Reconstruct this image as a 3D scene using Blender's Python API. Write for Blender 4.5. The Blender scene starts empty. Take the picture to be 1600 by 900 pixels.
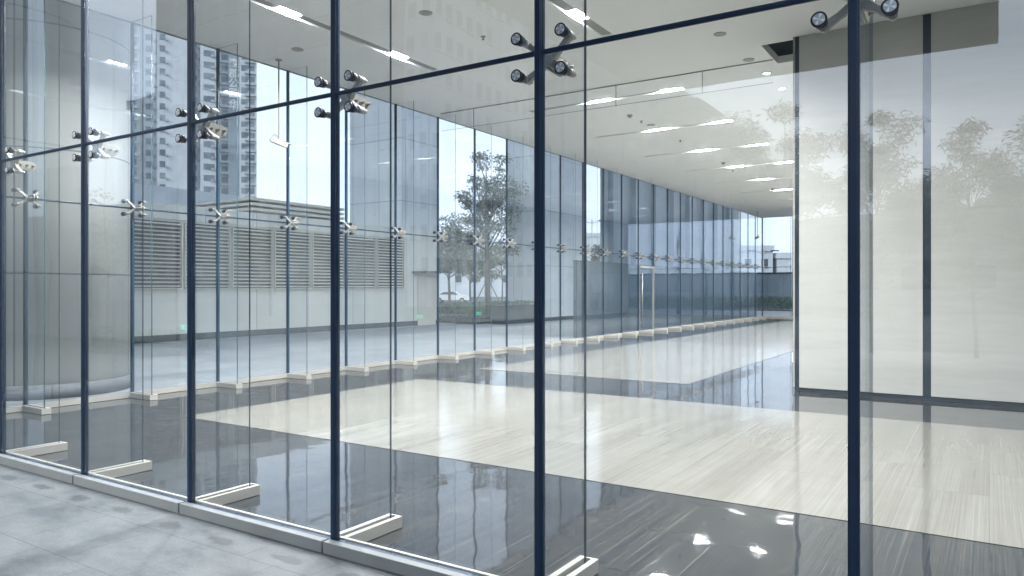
import bpy, bmesh, math, random
from mathutils import Vector, Matrix
R = math.radians
random.seed(7)
S = bpy.context.scene
C = S.collection

# ------------------------------------------------------------------ camera, world, sun, exposure
CAMZ = 1.70
cam_d = bpy.data.cameras.new('camera'); cam = bpy.data.objects.new('camera', cam_d); C.objects.link(cam)
cam.location = (0, 0, CAMZ); cam.rotation_euler = (R(90), 0, R(32.86))
cam_d.sensor_width = 36; cam_d.lens = 1155/1600*36
cam_d.shift_y = 0.0006; cam_d.clip_start = .05; cam_d.clip_end = 3000
S.camera = cam
W = bpy.data.worlds.new('World'); S.world = W; W.use_nodes = True
nt = W.node_tree; N = nt.nodes; L = nt.links; N.clear()
SUN_EL, SUN_AZ = 38, 200
wo = N.new('ShaderNodeOutputWorld'); bgd = N.new('ShaderNodeBackground')
sky = N.new('ShaderNodeTexSky'); sky.sky_type = 'NISHITA'; sky.sun_disc = False
sky.sun_elevation = R(SUN_EL); sky.sun_rotation = R(SUN_AZ); sky.air_density = 1.2; sky.dust_density = 3.0; sky.ozone_density = 2.0
tc = N.new('ShaderNodeTexCoord'); mp = N.new('ShaderNodeMapping'); mp.inputs['Scale'].default_value = (1.4, 1.4, 4.5)
no = N.new('ShaderNodeTexNoise'); no.inputs['Scale'].default_value = 1.5; no.inputs['Detail'].default_value = 6; no.inputs['Roughness'].default_value = .55
cr = N.new('ShaderNodeValToRGB'); cr.color_ramp.elements[0].position = .38; cr.color_ramp.elements[0].color = (.80,.80,.80,1)
cr.color_ramp.elements[1].position = .62; cr.color_ramp.elements[1].color = (.97,.97,.97,1)
mx = N.new('ShaderNodeMix'); mx.data_type = 'RGBA'
mx.inputs['B'].default_value = (4.0, 4.5, 5.2, 1)
L.new(tc.outputs['Generated'], mp.inputs['Vector']); L.new(mp.outputs['Vector'], no.inputs['Vector']); L.new(no.outputs['Fac'], cr.inputs['Fac'])
L.new(cr.outputs['Color'], mx.inputs['Factor']); L.new(sky.outputs['Color'], mx.inputs['A']); L.new(mx.outputs['Result'], bgd.inputs['Color'])
bgd.inputs['Strength'].default_value = .15
L.new(bgd.outputs['Background'], wo.inputs['Surface'])
sd = bpy.data.lights.new('sun', 'SUN'); sd.energy = 1.6; sd.angle = R(25); sd.color = (1, .96, .9)
so = bpy.data.objects.new('sun', sd); C.objects.link(so)
v = Vector((math.sin(R(SUN_AZ))*math.cos(R(SUN_EL)), math.cos(R(SUN_AZ))*math.cos(R(SUN_EL)), math.sin(R(SUN_EL))))
so.rotation_euler = v.to_track_quat('Z', 'Y').to_euler()
S.view_settings.view_transform = 'Standard'; S.view_settings.look = 'None'; S.view_settings.gamma = 1; S.view_settings.use_curve_mapping = False
S.view_settings.exposure = 1.22
S.cycles.max_bounces = 10; S.cycles.diffuse_bounces = 5; S.cycles.glossy_bounces = 6; S.cycles.transmission_bounces = 4
S.cycles.transparent_max_bounces = 40; S.cycles.use_denoising = True; S.cycles.sample_clamp_indirect = 6
S.cycles.caustics_reflective = False; S.cycles.caustics_refractive = False

# ------------------------------------------------------------------ materials
def newmat(name):
    m = bpy.data.materials.new(name); m.use_nodes = True
    return m, m.node_tree.nodes, m.node_tree.links, m.node_tree.nodes['Principled BSDF']
def coords(n, l, scale=(1,1,1), kind='Object'):
    t = n.new('ShaderNodeTexCoord'); p = n.new('ShaderNodeMapping'); p.inputs['Scale'].default_value = scale
    l.new(t.outputs[kind], p.inputs['Vector']); return p.outputs['Vector']
def world_coords(n, l, scale=(1,1,1)):
    t = n.new('ShaderNodeNewGeometry'); p = n.new('ShaderNodeMapping'); p.inputs['Scale'].default_value = scale
    l.new(t.outputs['Position'], p.inputs['Vector']); return p.outputs['Vector']
def noise(n, l, vec, scale=5, detail=4, rough=.5):
    t = n.new('ShaderNodeTexNoise'); t.inputs['Scale'].default_value = scale; t.inputs['Detail'].default_value = detail
    t.inputs['Roughness'].default_value = rough; l.new(vec, t.inputs['Vector']); return t.outputs['Fac']
def ramp(n, l, fac, stops):
    r = n.new('ShaderNodeValToRGB'); e = r.color_ramp.elements
    while len(e) < len(stops): e.new(.5)
    for q, (p, c) in zip(e, stops): q.position = p; q.color = (*c, 1) if len(c) == 3 else c
    l.new(fac, r.inputs['Fac']); return r.outputs['Color']
def mixc(n, l, f, a, b, mode='MIX'):
    m = n.new('ShaderNodeMix'); m.data_type = 'RGBA'; m.blend_type = mode
    for k, x in (('Factor', f), ('A', a), ('B', b)):
        if hasattr(x, 'is_linked') or hasattr(x, 'links'): l.new(x, m.inputs[k])
        elif k == 'Factor': m.inputs[k].default_value = x
        else: m.inputs[k].default_value = (*x, 1)
    return m.outputs['Result']
def bump(n, l, b, h, st=.3, dist=.01):
    bp = n.new('ShaderNodeBump'); bp.inputs['Strength'].default_value = st; bp.inputs['Distance'].default_value = dist
    l.new(h, bp.inputs['Height']); l.new(bp.outputs['Normal'], b.inputs['Normal'])
def simple(name, col, rough=.5, metal=0, var=.12, scale=6, bmp=0, spec=.5):
    m, n, l, b = newmat(name)
    f = noise(n, l, world_coords(n, l), scale, 5)
    lo = tuple(c*(1-var) for c in col); hi = tuple(min(1, c*(1+var)) for c in col)
    l.new(ramp(n, l, f, [(.3, lo), (.7, hi)]), b.inputs['Base Color'])
    b.inputs['Roughness'].default_value = rough; b.inputs['Metallic'].default_value = metal
    b.inputs['Specular IOR Level'].default_value = spec
    if bmp: bump(n, l, b, noise(n, l, world_coords(n, l), scale*12, 3), bmp, .005)
    return m
M = {}
def glass(name, tint, f0=.055, wav=0):
    m = bpy.data.materials.new(name); m.use_nodes = True; n = m.node_tree.nodes; l = m.node_tree.links; n.clear()
    o = n.new('ShaderNodeOutputMaterial'); g = n.new('ShaderNodeNewGeometry')
    d = n.new('ShaderNodeVectorMath'); d.operation = 'DOT_PRODUCT'; l.new(g.outputs['Normal'], d.inputs[0]); l.new(g.outputs['Incoming'], d.inputs[1])
    a = n.new('ShaderNodeMath'); a.operation = 'ABSOLUTE'; l.new(d.outputs['Value'], a.inputs[0])
    s = n.new('ShaderNodeMath'); s.operation = 'SUBTRACT'; s.inputs[0].default_value = 1; l.new(a.outputs[0], s.inputs[1])
    p = n.new('ShaderNodeMath'); p.operation = 'POWER'; p.inputs[1].default_value = 5; l.new(s.outputs[0], p.inputs[0])
    q = n.new('ShaderNodeMath'); q.operation = 'MULTIPLY_ADD'; q.inputs[1].default_value = 1-f0; q.inputs[2].default_value = f0; l.new(p.outputs[0], q.inputs[0])
    tr = n.new('ShaderNodeBsdfTransparent'); tr.inputs['Color'].default_value = (*tint, 1)
    gl = n.new('ShaderNodeBsdfGlossy'); gl.inputs['Roughness'].default_value = 0; gl.inputs['Color'].default_value = (.9, .95, 1, 1)
    if wav:
        bp = n.new('ShaderNodeBump'); bp.inputs['Strength'].default_value = wav; bp.inputs['Distance'].default_value = .02
        l.new(noise(n, l, world_coords(n, l, (1, 1, .6)), .9, 1), bp.inputs['Height']); l.new(bp.outputs['Normal'], gl.inputs['Normal'])
    x = n.new('ShaderNodeMixShader'); l.new(q.outputs[0], x.inputs[0]); l.new(tr.outputs[0], x.inputs[1]); l.new(gl.outputs[0], x.inputs[2]); l.new(x.outputs[0], o.inputs['Surface'])
    return m
M['glass'] = glass('clear_glass', (.972, .985, .995), .08, .3)
M['fin_glass'] = glass('fin_glass', (.984, .99, .996), .022)
M['edge'] = simple('glass_edge', (.03, .07, .085), .35, 0, .2, 3, 0, .3)
M['seal'] = simple('navy_silicone', (.002, .020, .056), .33, 0, .15, 8)
M['gasket'] = simple('black_gasket', (.006, .010, .018), .45, 0, .1, 8)
M['steel'] = simple('satin_steel', (.33, .33, .31), .42, .5, .1, 10)
M['plate'] = simple('plate_steel', (.34, .33, .29), .45, .3, .1, 10)
M['shoe'] = simple('painted_shoe', (.33, .32, .285), .42, 0, .06, 3)
M['plinth'] = simple('plinth_stone', (.20, .22, .23), .55, 0, .08, 3, .05)
M['white'] = simple('white_paint', (.78, .79, .76), .6, 0, .02, 1)
M['ceiling'] = simple('ceiling_paint', (.90, .91, .905), .75, 0, .02, .6)
M['tray'] = simple('grey_tray', (.22, .23, .22), .5, 0, .05, 4)
M['tray_pale'] = simple('pale_tray', (.27, .28, .27), .5, 0, .05, 4)
M['dark'] = simple('recess_shade', (.012, .016, .02), .6, 0, .1, 4)  # near-black that stands in for the shade inside openings
M['frame_dark'] = simple('dark_frame', (.02, .035, .05), .3, .3, .1, 4)

def disc_mat():
    m, n, l, b = newmat('turned_steel_glint'); b.inputs['Metallic'].default_value = .45; b.inputs['Roughness'].default_value = .4
    b.inputs['Base Color'].default_value = (.62, .66, .70, 1)
    t = n.new('ShaderNodeTexCoord'); s = n.new('ShaderNodeSeparateXYZ'); l.new(t.outputs['Object'], s.inputs[0])
    a = n.new('ShaderNodeMath'); a.operation = 'ARCTAN2'; l.new(s.outputs['X'], a.inputs[0]); l.new(s.outputs['Z'], a.inputs[1])
    k = n.new('ShaderNodeMath'); k.operation = 'MULTIPLY'; k.inputs[1].default_value = 4; l.new(a.outputs[0], k.inputs[0])
    c = n.new('ShaderNodeMath'); c.operation = 'SINE'; l.new(k.outputs[0], c.inputs[0])
    l.new(ramp(n, l, c.outputs[0], [(0, (.42, .46, .50)), (1, (.85, .88, .92))]), b.inputs['Base Color'])  # light and dark fan painted in as the glint of turned metal
    return m
M['disc'] = disc_mat()

def stone_cream():
    m, n, l, b = newmat('cream_stone')
    wc = world_coords(n, l, (.35, .35, 3.2))
    f = noise(n, l, wc, 3, 6, .6); f2 = noise(n, l, world_coords(n, l, (.3, .3, .25)), 1, 3)
    c = ramp(n, l, f, [(.3, (.385, .39, .365)), (.7, (.455, .46, .435))])
    c = mixc(n, l, .35, c, ramp(n, l, f2, [(.35, (.375, .38, .352)), (.65, (.465, .47, .445))]))
    l.new(c, b.inputs['Base Color']); b.inputs['Roughness'].default_value = .35; b.inputs['Specular IOR Level'].default_value = .35
    return m
M['cream'] = stone_cream()

def floor_mat(name, stops, dark):
    m, n, l, b = newmat(name)
    t = n.new('ShaderNodeNewGeometry')
    sx = n.new('ShaderNodeSeparateXYZ'); l.new(t.outputs['Position'], sx.inputs[0])
    # long slabs running into the lobby
    br = n.new('ShaderNodeTexBrick'); mp_ = n.new('ShaderNodeMapping'); mp_.inputs['Rotation'].default_value = (0, 0, R(90))
    l.new(t.outputs['Position'], mp_.inputs['Vector']); l.new(mp_.outputs['Vector'], br.inputs['Vector'])
    br.inputs['Scale'].default_value = 1; br.inputs['Brick Width'].default_value = 2.4; br.inputs['Row Height'].default_value = .6
    br.inputs['Mortar Size'].default_value = .0028; br.inputs['Mortar Smooth'].default_value = .1
    br.inputs['Color1'].default_value = (.42, .42, .42, 1); br.inputs['Color2'].default_value = (.58, .58, .58, 1); br.inputs['Mortar'].default_value = (.12, .12, .12, 1)
    br.offset = .37
    # streaks along the slabs, shifted per slab
    ad = n.new('ShaderNodeVectorMath'); ad.operation = 'MULTIPLY_ADD'; ad.inputs[1].default_value = (9, 9, 9)
    l.new(br.outputs['Color'], ad.inputs[0]); l.new(t.outputs['Position'], ad.inputs[2])
    st = n.new('ShaderNodeMapping'); st.inputs['Scale'].default_value = (75, .4, 1); l.new(ad.outputs[0], st.inputs['Vector'])
    f1 = noise(n, l, st.outputs['Vector'], 1, 7, .65)
    st2 = n.new('ShaderNodeMapping'); st2.inputs['Scale'].default_value = (3.2, .22, 1); l.new(ad.outputs[0], st2.inputs['Vector'])
    f2 = noise(n, l, st2.outputs['Vector'], 1, 4, .6)
    c = ramp(n, l, f1, stops); c2 = ramp(n, l, f2, [(.35, (.80, .80, .80)), (.65, (1.12, 1.12, 1.12))] if dark else [(.32, (.80, .785, .75)), (.66, (1.08, 1.08, 1.08))])
    c = mixc(n, l, .8, c, c2, 'MULTIPLY')
    c = mixc(n, l, .5, c, ramp(n, l, br.outputs['Color'], [(.15, (.55,.55,.55)), (.4, (.84,.84,.83)), (.6, (1.10,1.10,1.10))]), 'MULTIPLY')
    l.new(c, b.inputs['Base Color'])
    b.inputs['Roughness'].default_value = .035 if dark else .11
    b.inputs['IOR'].default_value = 1.52 if dark else 1.5
    # polished slabs are never quite level
    w = noise(n, l, world_coords(n, l, (1, 1, 1)), 1.6, 2, .5)
    b1 = n.new('ShaderNodeBump'); b1.inputs['Strength'].default_value = .5 if dark else .35; b1.inputs['Distance'].default_value = .006
    l.new(w, b1.inputs['Height']); l.new(b1.outputs['Normal'], b.inputs['Normal'])
    return m
M['floor_dark'] = floor_mat('dark_wood_grain_marble', [(.3, (.004, .011, .022)), (.45, (.015, .020, .026)), (.56, (.046, .045, .043)), (.72, (.10, .097, .09))], True)
M['floor_cream'] = floor_mat('cream_marble', [(.25, (.165, .158, .138)), (.5, (.205, .199, .178)), (.64, (.232, .229, .208)), (.78, (.33, .33, .31))], False)

def pave_mat():
    m, n, l, b = newmat('grey_granite_paving')
    t = n.new('ShaderNodeNewGeometry')
    br = n.new('ShaderNodeTexBrick'); mp_ = n.new('ShaderNodeMapping'); mp_.inputs['Location'].default_value = (.28, .09, 0)
    l.new(t.outputs['Position'], mp_.inputs['Vector']); l.new(mp_.outputs['Vector'], br.inputs['Vector'])
    br.inputs['Scale'].default_value = 1; br.inputs['Brick Width'].default_value = .62; br.inputs['Row Height'].default_value = .62
    br.inputs['Mortar Size'].default_value = .0035; br.inputs['Color1'].default_value = (.40,.40,.40,1); br.inputs['Color2'].default_value = (.56,.56,.56,1); br.inputs['Mortar'].default_value = (.17,.17,.17,1)
    br.offset = .5
    f1 = noise(n, l, world_coords(n, l, (1, 1.6, 1)), 2.1, 10, .66)
    f2 = noise(n, l, world_coords(n, l), 60, 4, .7)
    c = ramp(n, l, f1, [(.36, (.062, .076, .09)), (.45, (.088, .103, .115)), (.53, (.108, .124, .134)), (.70, (.135, .15, .158))])
    c = mixc(n, l, .8, c, ramp(n, l, br.outputs['Color'], [(.16, (.35,.37,.4)), (.38, (.88,.88,.88)), (.6, (1.08,1.08,1.08))]), 'MULTIPLY')
    c = mixc(n, l, .7, c, ramp(n, l, f2, [(.3, (.66,.66,.68)), (.7, (1.2,1.2,1.2))]), 'MULTIPLY')
    # damp blotches, one towards the middle of each slab of the row under the wall
    sx = n.new('ShaderNodeSeparateXYZ'); l.new(t.outputs['Position'], sx.inputs[0])
    def mth(op, a, b_=None, c_=None):
        q = n.new('ShaderNodeMath'); q.operation = op
        for i, z in enumerate((a, b_, c_)):
            if z is None: continue
            if isinstance(z, (int, float)): q.inputs[i].default_value = z
            else: l.new(z, q.inputs[i])
        return q.outputs[0]
    wob = noise(n, l, world_coords(n, l, (1,1,1)), 7, 5, .6)
    wb = mth('MULTIPLY', mth('SUBTRACT', wob, .5), .9)
    px = mth('SUBTRACT', mth('FRACT', mth('MULTIPLY_ADD', sx.outputs['X'], 1/.62, 20.5)), .5)
    dx = mth('MULTIPLY', px, 3.4); dy = mth('MULTIPLY', mth('ADD', sx.outputs['Y'], -3.13), 15)
    rr = mth('ADD', mth('SQRT', mth('ADD', mth('MULTIPLY', dx, dx), mth('MULTIPLY', dy, dy))), mth('MULTIPLY', wb, 2.8))
    c = mixc(n, l, ramp(n, l, rr, [(.55, (.75,.75,.75)), (.95, (0,0,0))]), c, (.035, .044, .05))
    l.new(c, b.inputs['Base Color']); b.inputs['Roughness'].default_value = .62
    bump(n, l, b, mixc(n, l, .5, f2, br.outputs['Color']), .35, .004)
    return m
M['paving'] = pave_mat()

def panel_mat(name, col, w, h, rough=.6, var=.1, mortar=.35, msize=.012, rot=0):
    """stone or metal cladding: joints come from the world position, along the wall and up it"""
    m, n, l, b = newmat(name)
    t = n.new('ShaderNodeNewGeometry'); s = n.new('ShaderNodeSeparateXYZ'); l.new(t.outputs['Position'], s.inputs[0])
    ad = n.new('ShaderNodeMath'); ad.operation = 'ADD'; l.new(s.outputs['X'], ad.inputs[0]); l.new(s.outputs['Y'], ad.inputs[1])
    cb = n.new('ShaderNodeCombineXYZ'); l.new(ad.outputs[0], cb.inputs['X']); l.new(s.outputs['Z'], cb.inputs['Y'])
    br = n.new('ShaderNodeTexBrick'); l.new(cb.outputs[0], br.inputs['Vector']); br.offset = 0
    br.inputs['Scale'].default_value = 1; br.inputs['Brick Width'].default_value = w; br.inputs['Row Height'].default_value = h; br.inputs['Mortar Size'].default_value = msize
    br.inputs['Color1'].default_value = (*[c*(1-var) for c in col], 1); br.inputs['Color2'].default_value = (*[c*(1+var) for c in col], 1)
    br.inputs['Mortar'].default_value = (*[c*mortar for c in col], 1)
    c = mixc(n, l, .5, br.outputs['Color'], ramp(n, l, noise(n, l, world_coords(n, l, (1,1,.4)), .8, 5), [(.3, (.8,.8,.8)), (.7, (1.1,1.1,1.1))]), 'MULTIPLY')
    l.new(c, b.inputs['Base Color']); b.inputs['Roughness'].default_value = rough
    return m
M['soffit'] = panel_mat('soffit_panels', (.13, .14, .15), 1.5, 1.5, .5)
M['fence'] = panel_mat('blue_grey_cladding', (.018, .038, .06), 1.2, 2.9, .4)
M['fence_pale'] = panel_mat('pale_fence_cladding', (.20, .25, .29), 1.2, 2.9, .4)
M['pale_block'] = panel_mat('pale_facade', (.40, .43, .46), 3.0, 3.0, .7)
M['mid_block'] = panel_mat('grey_facade', (.17, .18, .19), 3.2, 3.2, .7)
M['dull_block'] = panel_mat('dull_facade', (.13, .145, .16), 3.2, 3.2, .7)
M['cream_wall'] = panel_mat('cream_cladding', (.55, .56, .52), 2.4, 5, .6, .04, .4)
M['podium'] = panel_mat('blue_white_cladding', (.52, .57, .61), 1.8, 1.0, .5, .04, .75)
M['louvre'] = simple('louvre_blade', (.48, .47, .42), .45, .1, .05, 2)
M['window'] = simple('window_glass', (.045, .065, .085), .08, 0, .3, .4)
M['tower_win'] = simple('hazed_tower_window', (.14, .18, .21), .3, 0, .3, .4)  # window colour lightened for the same painted haze
M['curtain_w'] = simple('curtained_window', (.22, .26, .29), .3, 0, .3, .4)
M['bark'] = simple('bark', (.10, .085, .07), .9, 0, .3, 8, .5)
M['wood'] = simple('support_pole', (.13, .11, .09), .8, 0, .2, 8)
M['hedge'] = None
def leaf_mat(name, a, b_):
    m, n, l, b = newmat(name)
    l.new(ramp(n, l, noise(n, l, world_coords(n, l), 1.3, 3), [(.3, a), (.7, b_)]), b.inputs['Base Color'])
    b.inputs['Roughness'].default_value = .55
    return m
M['leaf'] = leaf_mat('grey_green_leaves', (.08, .105, .08), (.15, .18, .13))
M['leaf_tan'] = leaf_mat('tan_green_leaves', (.10, .085, .045), (.20, .17, .10))
M['leaf_dry'] = leaf_mat('olive_leaves', (.07, .075, .035), (.14, .13, .06))
M['leaf_hedge'] = leaf_mat('hedge_leaves', (.02, .06, .025), (.06, .13, .05))
M['soil'] = simple('soil', (.05, .045, .035), .9)
M['car_white'] = simple('white_car_paint', (.75, .77, .78), .2, 0, .02, 1)
M['tyre'] = simple('tyre_rubber', (.02, .02, .02), .8)
M['asphalt'] = simple('asphalt', (.055, .06, .065), .85, 0, .2, 3, .2)
M['letters'] = simple('white_letters', (.8, .82, .8), .5, 0, .02, 1)
def emit(name, col, st):
    m = bpy.data.materials.new(name); m.use_nodes = True; n = m.node_tree.nodes; n.clear()
    o = n.new('ShaderNodeOutputMaterial'); e = n.new('ShaderNodeEmission'); e.inputs['Color'].default_value = (*col, 1); e.inputs['Strength'].default_value = st
    m.node_tree.links.new(e.outputs[0], o.inputs['Surface']); return m
M['lamp'] = emit('lamp_lens', (1, .99, .97), 2000)
M['downlight'] = emit('downlight_lens', (1, .98, .92), 20)
M['exit'] = emit('exit_sign_green', (.12, .9, .5), 2.2)
M['exit_dark'] = simple('exit_sign_back', (.01, .12, .06), .4)

# ------------------------------------------------------------------ mesh helpers
def box(bm, x0, x1, y0, y1, z0, z1, mi=0, mat=None):
    vs = [bm.verts.new(Vector(p)) for p in ((x0,y0,z0),(x1,y0,z0),(x1,y1,z0),(x0,y1,z0),(x0,y0,z1),(x1,y0,z1),(x1,y1,z1),(x0,y1,z1))]
    if mat is not None:
        for q in vs: q.co = mat @ q.co
    fs = []
    for f in ((0,3,2,1),(4,5,6,7),(0,1,5,4),(1,2,6,5),(2,3,7,6),(3,0,4,7)):
        ff = bm.faces.new([vs[i] for i in f]); ff.material_index = mi; fs.append(ff)
    return fs
def tube(bm, p0, p1, r0, r1=None, seg=12, mi=0, caps=True):
    p0, p1 = Vector(p0), Vector(p1); r1 = r0 if r1 is None else r1
    z = (p1-p0).normalized(); a = Vector((0,0,1)) if abs(z.z) < .9 else Vector((1,0,0)); x = z.cross(a).normalized(); y = z.cross(x)
    A = [bm.verts.new(p0 + (x*math.cos(t)+y*math.sin(t))*r0) for t in [2*math.pi*i/seg for i in range(seg)]]
    B = [bm.verts.new(p1 + (x*math.cos(t)+y*math.sin(t))*r1) for t in [2*math.pi*i/seg for i in range(seg)]]
    for i in range(seg):
        f = bm.faces.new((A[i], A[(i+1)%seg], B[(i+1)%seg], B[i])); f.material_index = mi; f.smooth = True
    if caps:
        for q in (A[::-1], B): f = bm.faces.new(q); f.material_index = mi
def obj(name, bm, mats, parent=None, bevel=0, loc=None):
    me = bpy.data.meshes.new(name); bmesh.ops.recalc_face_normals(bm, faces=bm.faces[:]); bm.to_mesh(me); bm.free()
    for m in (mats if isinstance(mats, (list, tuple)) else [mats]): me.materials.append(m)
    o = bpy.data.objects.new(name, me); C.objects.link(o)
    if parent: o.parent = parent
    if loc: o.location = loc
    if bevel:
        b = o.modifiers.new('bevel', 'BEVEL'); b.width = bevel; b.segments = 2; b.limit_method = 'ANGLE'
    return o
def B(name, dims, m, parent=None, bevel=0):
    bm = bmesh.new()
    for d in (dims if isinstance(dims[0], (list, tuple)) else [dims]): box(bm, *d)
    return obj(name, bm, m, parent, bevel)
def thing(name, label, cat, loc=(0,0,0), rz=0, group=None):
    o = bpy.data.objects.new(name, None); C.objects.link(o); o.location = loc; o.rotation_euler = (0,0,rz)
    o['label'] = label; o['category'] = cat
    if group: o['group'] = group
    return o
def tag(o, label, cat, group=None):
    o['label'] = label; o['category'] = cat
    if group: o['group'] = group
    return o
def struct(o): o['kind'] = 'structure'; return o
def dup(o, parent=None):
    c = o.copy(); C.objects.link(c); c.parent = parent
    for ch in list(o.children): dup(ch, c)
    return c

# ------------------------------------------------------------------ key dimensions (metres)
GY = 3.40                 # street face of the near glass wall
FX = -11.31               # outer face of the opposite glass wall
PW = 1.547                # pane width, near wall
PF = 1.53                 # pane width, opposite wall
EY = GY + .05 + 27*PF     # end wall
CZ = 5.88                 # ceiling
JZ = 2.96                 # height of the row of fittings
CY = 12.85                # face of the cream stone wall
CX = -2.72                # its left end
XR = 9.0

# ------------------------------------------------------------------ setting
def sheet(name, x0, x1, y0, y1, z, m, sub=0):
    bm = bmesh.new(); f = bm.faces.new([bm.verts.new(p) for p in ((x0,y0,z),(x1,y0,z),(x1,y1,z),(x0,y1,z))])
    return struct(obj(name, bm, m))
sheet('ground', -900, 900, -900, 900, -.02, M['asphalt'])
sheet('pavement', -32, 40, -16, 3.45, 0, M['paving'])
M['court'] = simple('pale_court_paving', (.27, .285, .29), .5, 0, .15, .7)
sheet('forecourt', -32, FX-.02, 3.45, 80, 0, M['court'])
sheet('forecourt', FX-.02, 40, EY, 80, 0, M['court'])
sheet('floor', FX-.02, XR, 3.45, EY, -.004, M['floor_dark'])
sheet('floor_inlay', -9.0, 8.0, 5.88, 10.75, 0, M['floor_cream'])
sheet('floor_inlay', -9.1, -4.5, 12.75, 40.5, 0, M['floor_cream'])

# ceiling with real recesses: solid cells around rectangular holes
SLOT_ROWS = [14.9 + 3.52*k for k in range(8)]
holes = [(-9.03, -8.83, 4.3, 11.15), (-5.40, -5.20, 4.3, 11.15), (-1.77, -1.57, 4.3, 9.3), (1.9, 2.1, 4.3, 9.3)]
holes += [(-9.15, -5.38, y-.075, y+.075) for y in SLOT_ROWS]
holes += [(-3.30, CX-.005, 13.0, 14.2)]
def ceiling():
    xs = sorted({FX+.02, XR, *[h[0] for h in holes], *[h[1] for h in holes]})
    ys = sorted({GY+.03, EY, *[h[2] for h in holes], *[h[3] for h in holes]})
    bm = bmesh.new()
    cache = {}
    def vv(x, y, z):
        k = (x, y, z)
        if k not in cache: cache[k] = bm.verts.new(k)
        return cache[k]
    ins = lambda x, y: any(h[0] < x < h[1] and h[2] < y < h[3] for h in holes)
    for i in range(len(xs)-1):
        for j in range(len(ys)-1):
            if not ins((xs[i]+xs[i+1])/2, (ys[j]+ys[j+1])/2):
                bm.faces.new([vv(xs[i], ys[j], CZ), vv(xs[i], ys[j+1], CZ), vv(xs[i+1], ys[j+1], CZ), vv(xs[i+1], ys[j], CZ)])
    T = CZ+.35
    for (a, b, c, d) in holes:
        for p, q in (((a,c),(b,c)), ((b,c),(b,d)), ((b,d),(a,d)), ((a,d),(a,c))):
            bm.faces.new([bm.verts.new((*p, CZ)), bm.verts.new((*q, CZ)), bm.verts.new((*q, T)), bm.verts.new((*p, T))])
    box(bm, xs[0], xs[-1], ys[0], ys[-1], T, T+.4)
    me = bpy.data.meshes.new('ceiling'); bm.to_mesh(me); bm.free(); me.materials.append(M['ceiling'])
    o = bpy.data.objects.new('ceiling', me); C.objects.link(o); return struct(o)
ceiling()

# ------------------------------------------------------------------ point fitting (local y points into the building)
def point_fitting(parent):
    f = bpy.data.objects.new('point_fitting', None); C.objects.link(f); f.parent = parent
    hub = Vector((0, .125, -.012))
    bm = bmesh.new()
    tube(bm, hub+Vector((0,-.03,0)), hub+Vector((0,.03,0)), .030, seg=16)
    for sx in (-1, 1):
        for sz in (-1, 1):
            e = Vector((sx*.137, .110, sz*.10)); d = (e-hub); n = d.normalized()
            side = Vector((n.z, 0, -n.x)).normalized()
            vs = []
            for p, w, t in ((hub, .023, .020), (hub+d*.55, .014, .013), (e, .019, .012)):
                vs.append([bm.verts.new(p+side*a*w+Vector((0,1,0))*b*t) for a, b in ((-1,-1),(1,-1),(1,1),(-1,1))])
            for q in range(2):
                for i in range(4): bm.faces.new((vs[q][i], vs[q][(i+1)%4], vs[q+1][(i+1)%4], vs[q+1][i]))
            bm.faces.new(vs[2]); bm.faces.new(vs[0][::-1])
            tube(bm, e+Vector((0,-.030,0)), e+Vector((0,.022,0)), .021, seg=14)
            tube(bm, e+Vector((0,.022,0)), e+Vector((0,.044,0)), .012, seg=10)
            tube(bm, e+Vector((0,-.058,0)), e+Vector((0,-.030,0)), .011, seg=10)
    obj('spider_arm', bm, M['steel'], f)
    bm = bmesh.new()
    for s in (-1, 1):   # rounded plates clamped on either side of the fin
        x0, x1 = (.0105, .022) if s > 0 else (-.022, -.0105)
        pts = [(.10, -.052), (.27, -.060), (.305, -.040), (.318, -.012), (.305, .016), (.27, .032), (.10, .028)]
        A = [bm.verts.new((x0, a, b)) for a, b in pts]; D = [bm.verts.new((x1, a, b)) for a, b in pts]
        bm.faces.new(A); bm.faces.new(D[::-1])
        for i in range(len(pts)): bm.faces.new((A[i], A[(i+1)%7], D[(i+1)%7], D[i]))
    obj('fin_plate', bm, M['plate'], f)
    for k, yy in enumerate((.165, .225, .282)):
        bm = bmesh.new()
        for s in (-1, 1):
            tube(bm, (s*.022, yy, -.012), (s*.030, yy, -.012), .015, seg=10)
            tube(bm, (s*.030, yy, -.012), (s*.062, yy, -.012), .009, seg=10)
        obj('bolt', bm, M['gasket'] if False else M['steel'], f)
    for sx in (-1, 1):
        for sz in (-1, 1):
            bm = bmesh.new()
            tube(bm, (0, -.009, 0), (0, .0, 0), .034, seg=28); tube(bm, (0, .020, 0), (0, .052, 0), .030, .027, seg=28)
            g = obj('gasket_ring', bm, M['gasket'], f, loc=(sx*.137, 0, sz*.10))
            bm = bmesh.new(); tube(bm, (0, -.013, 0), (0, -.009, 0), .023, .0265, seg=28)
            obj('steel_disc', bm, M['disc'], f, loc=(sx*.137, 0, sz*.10))
    return f

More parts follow.
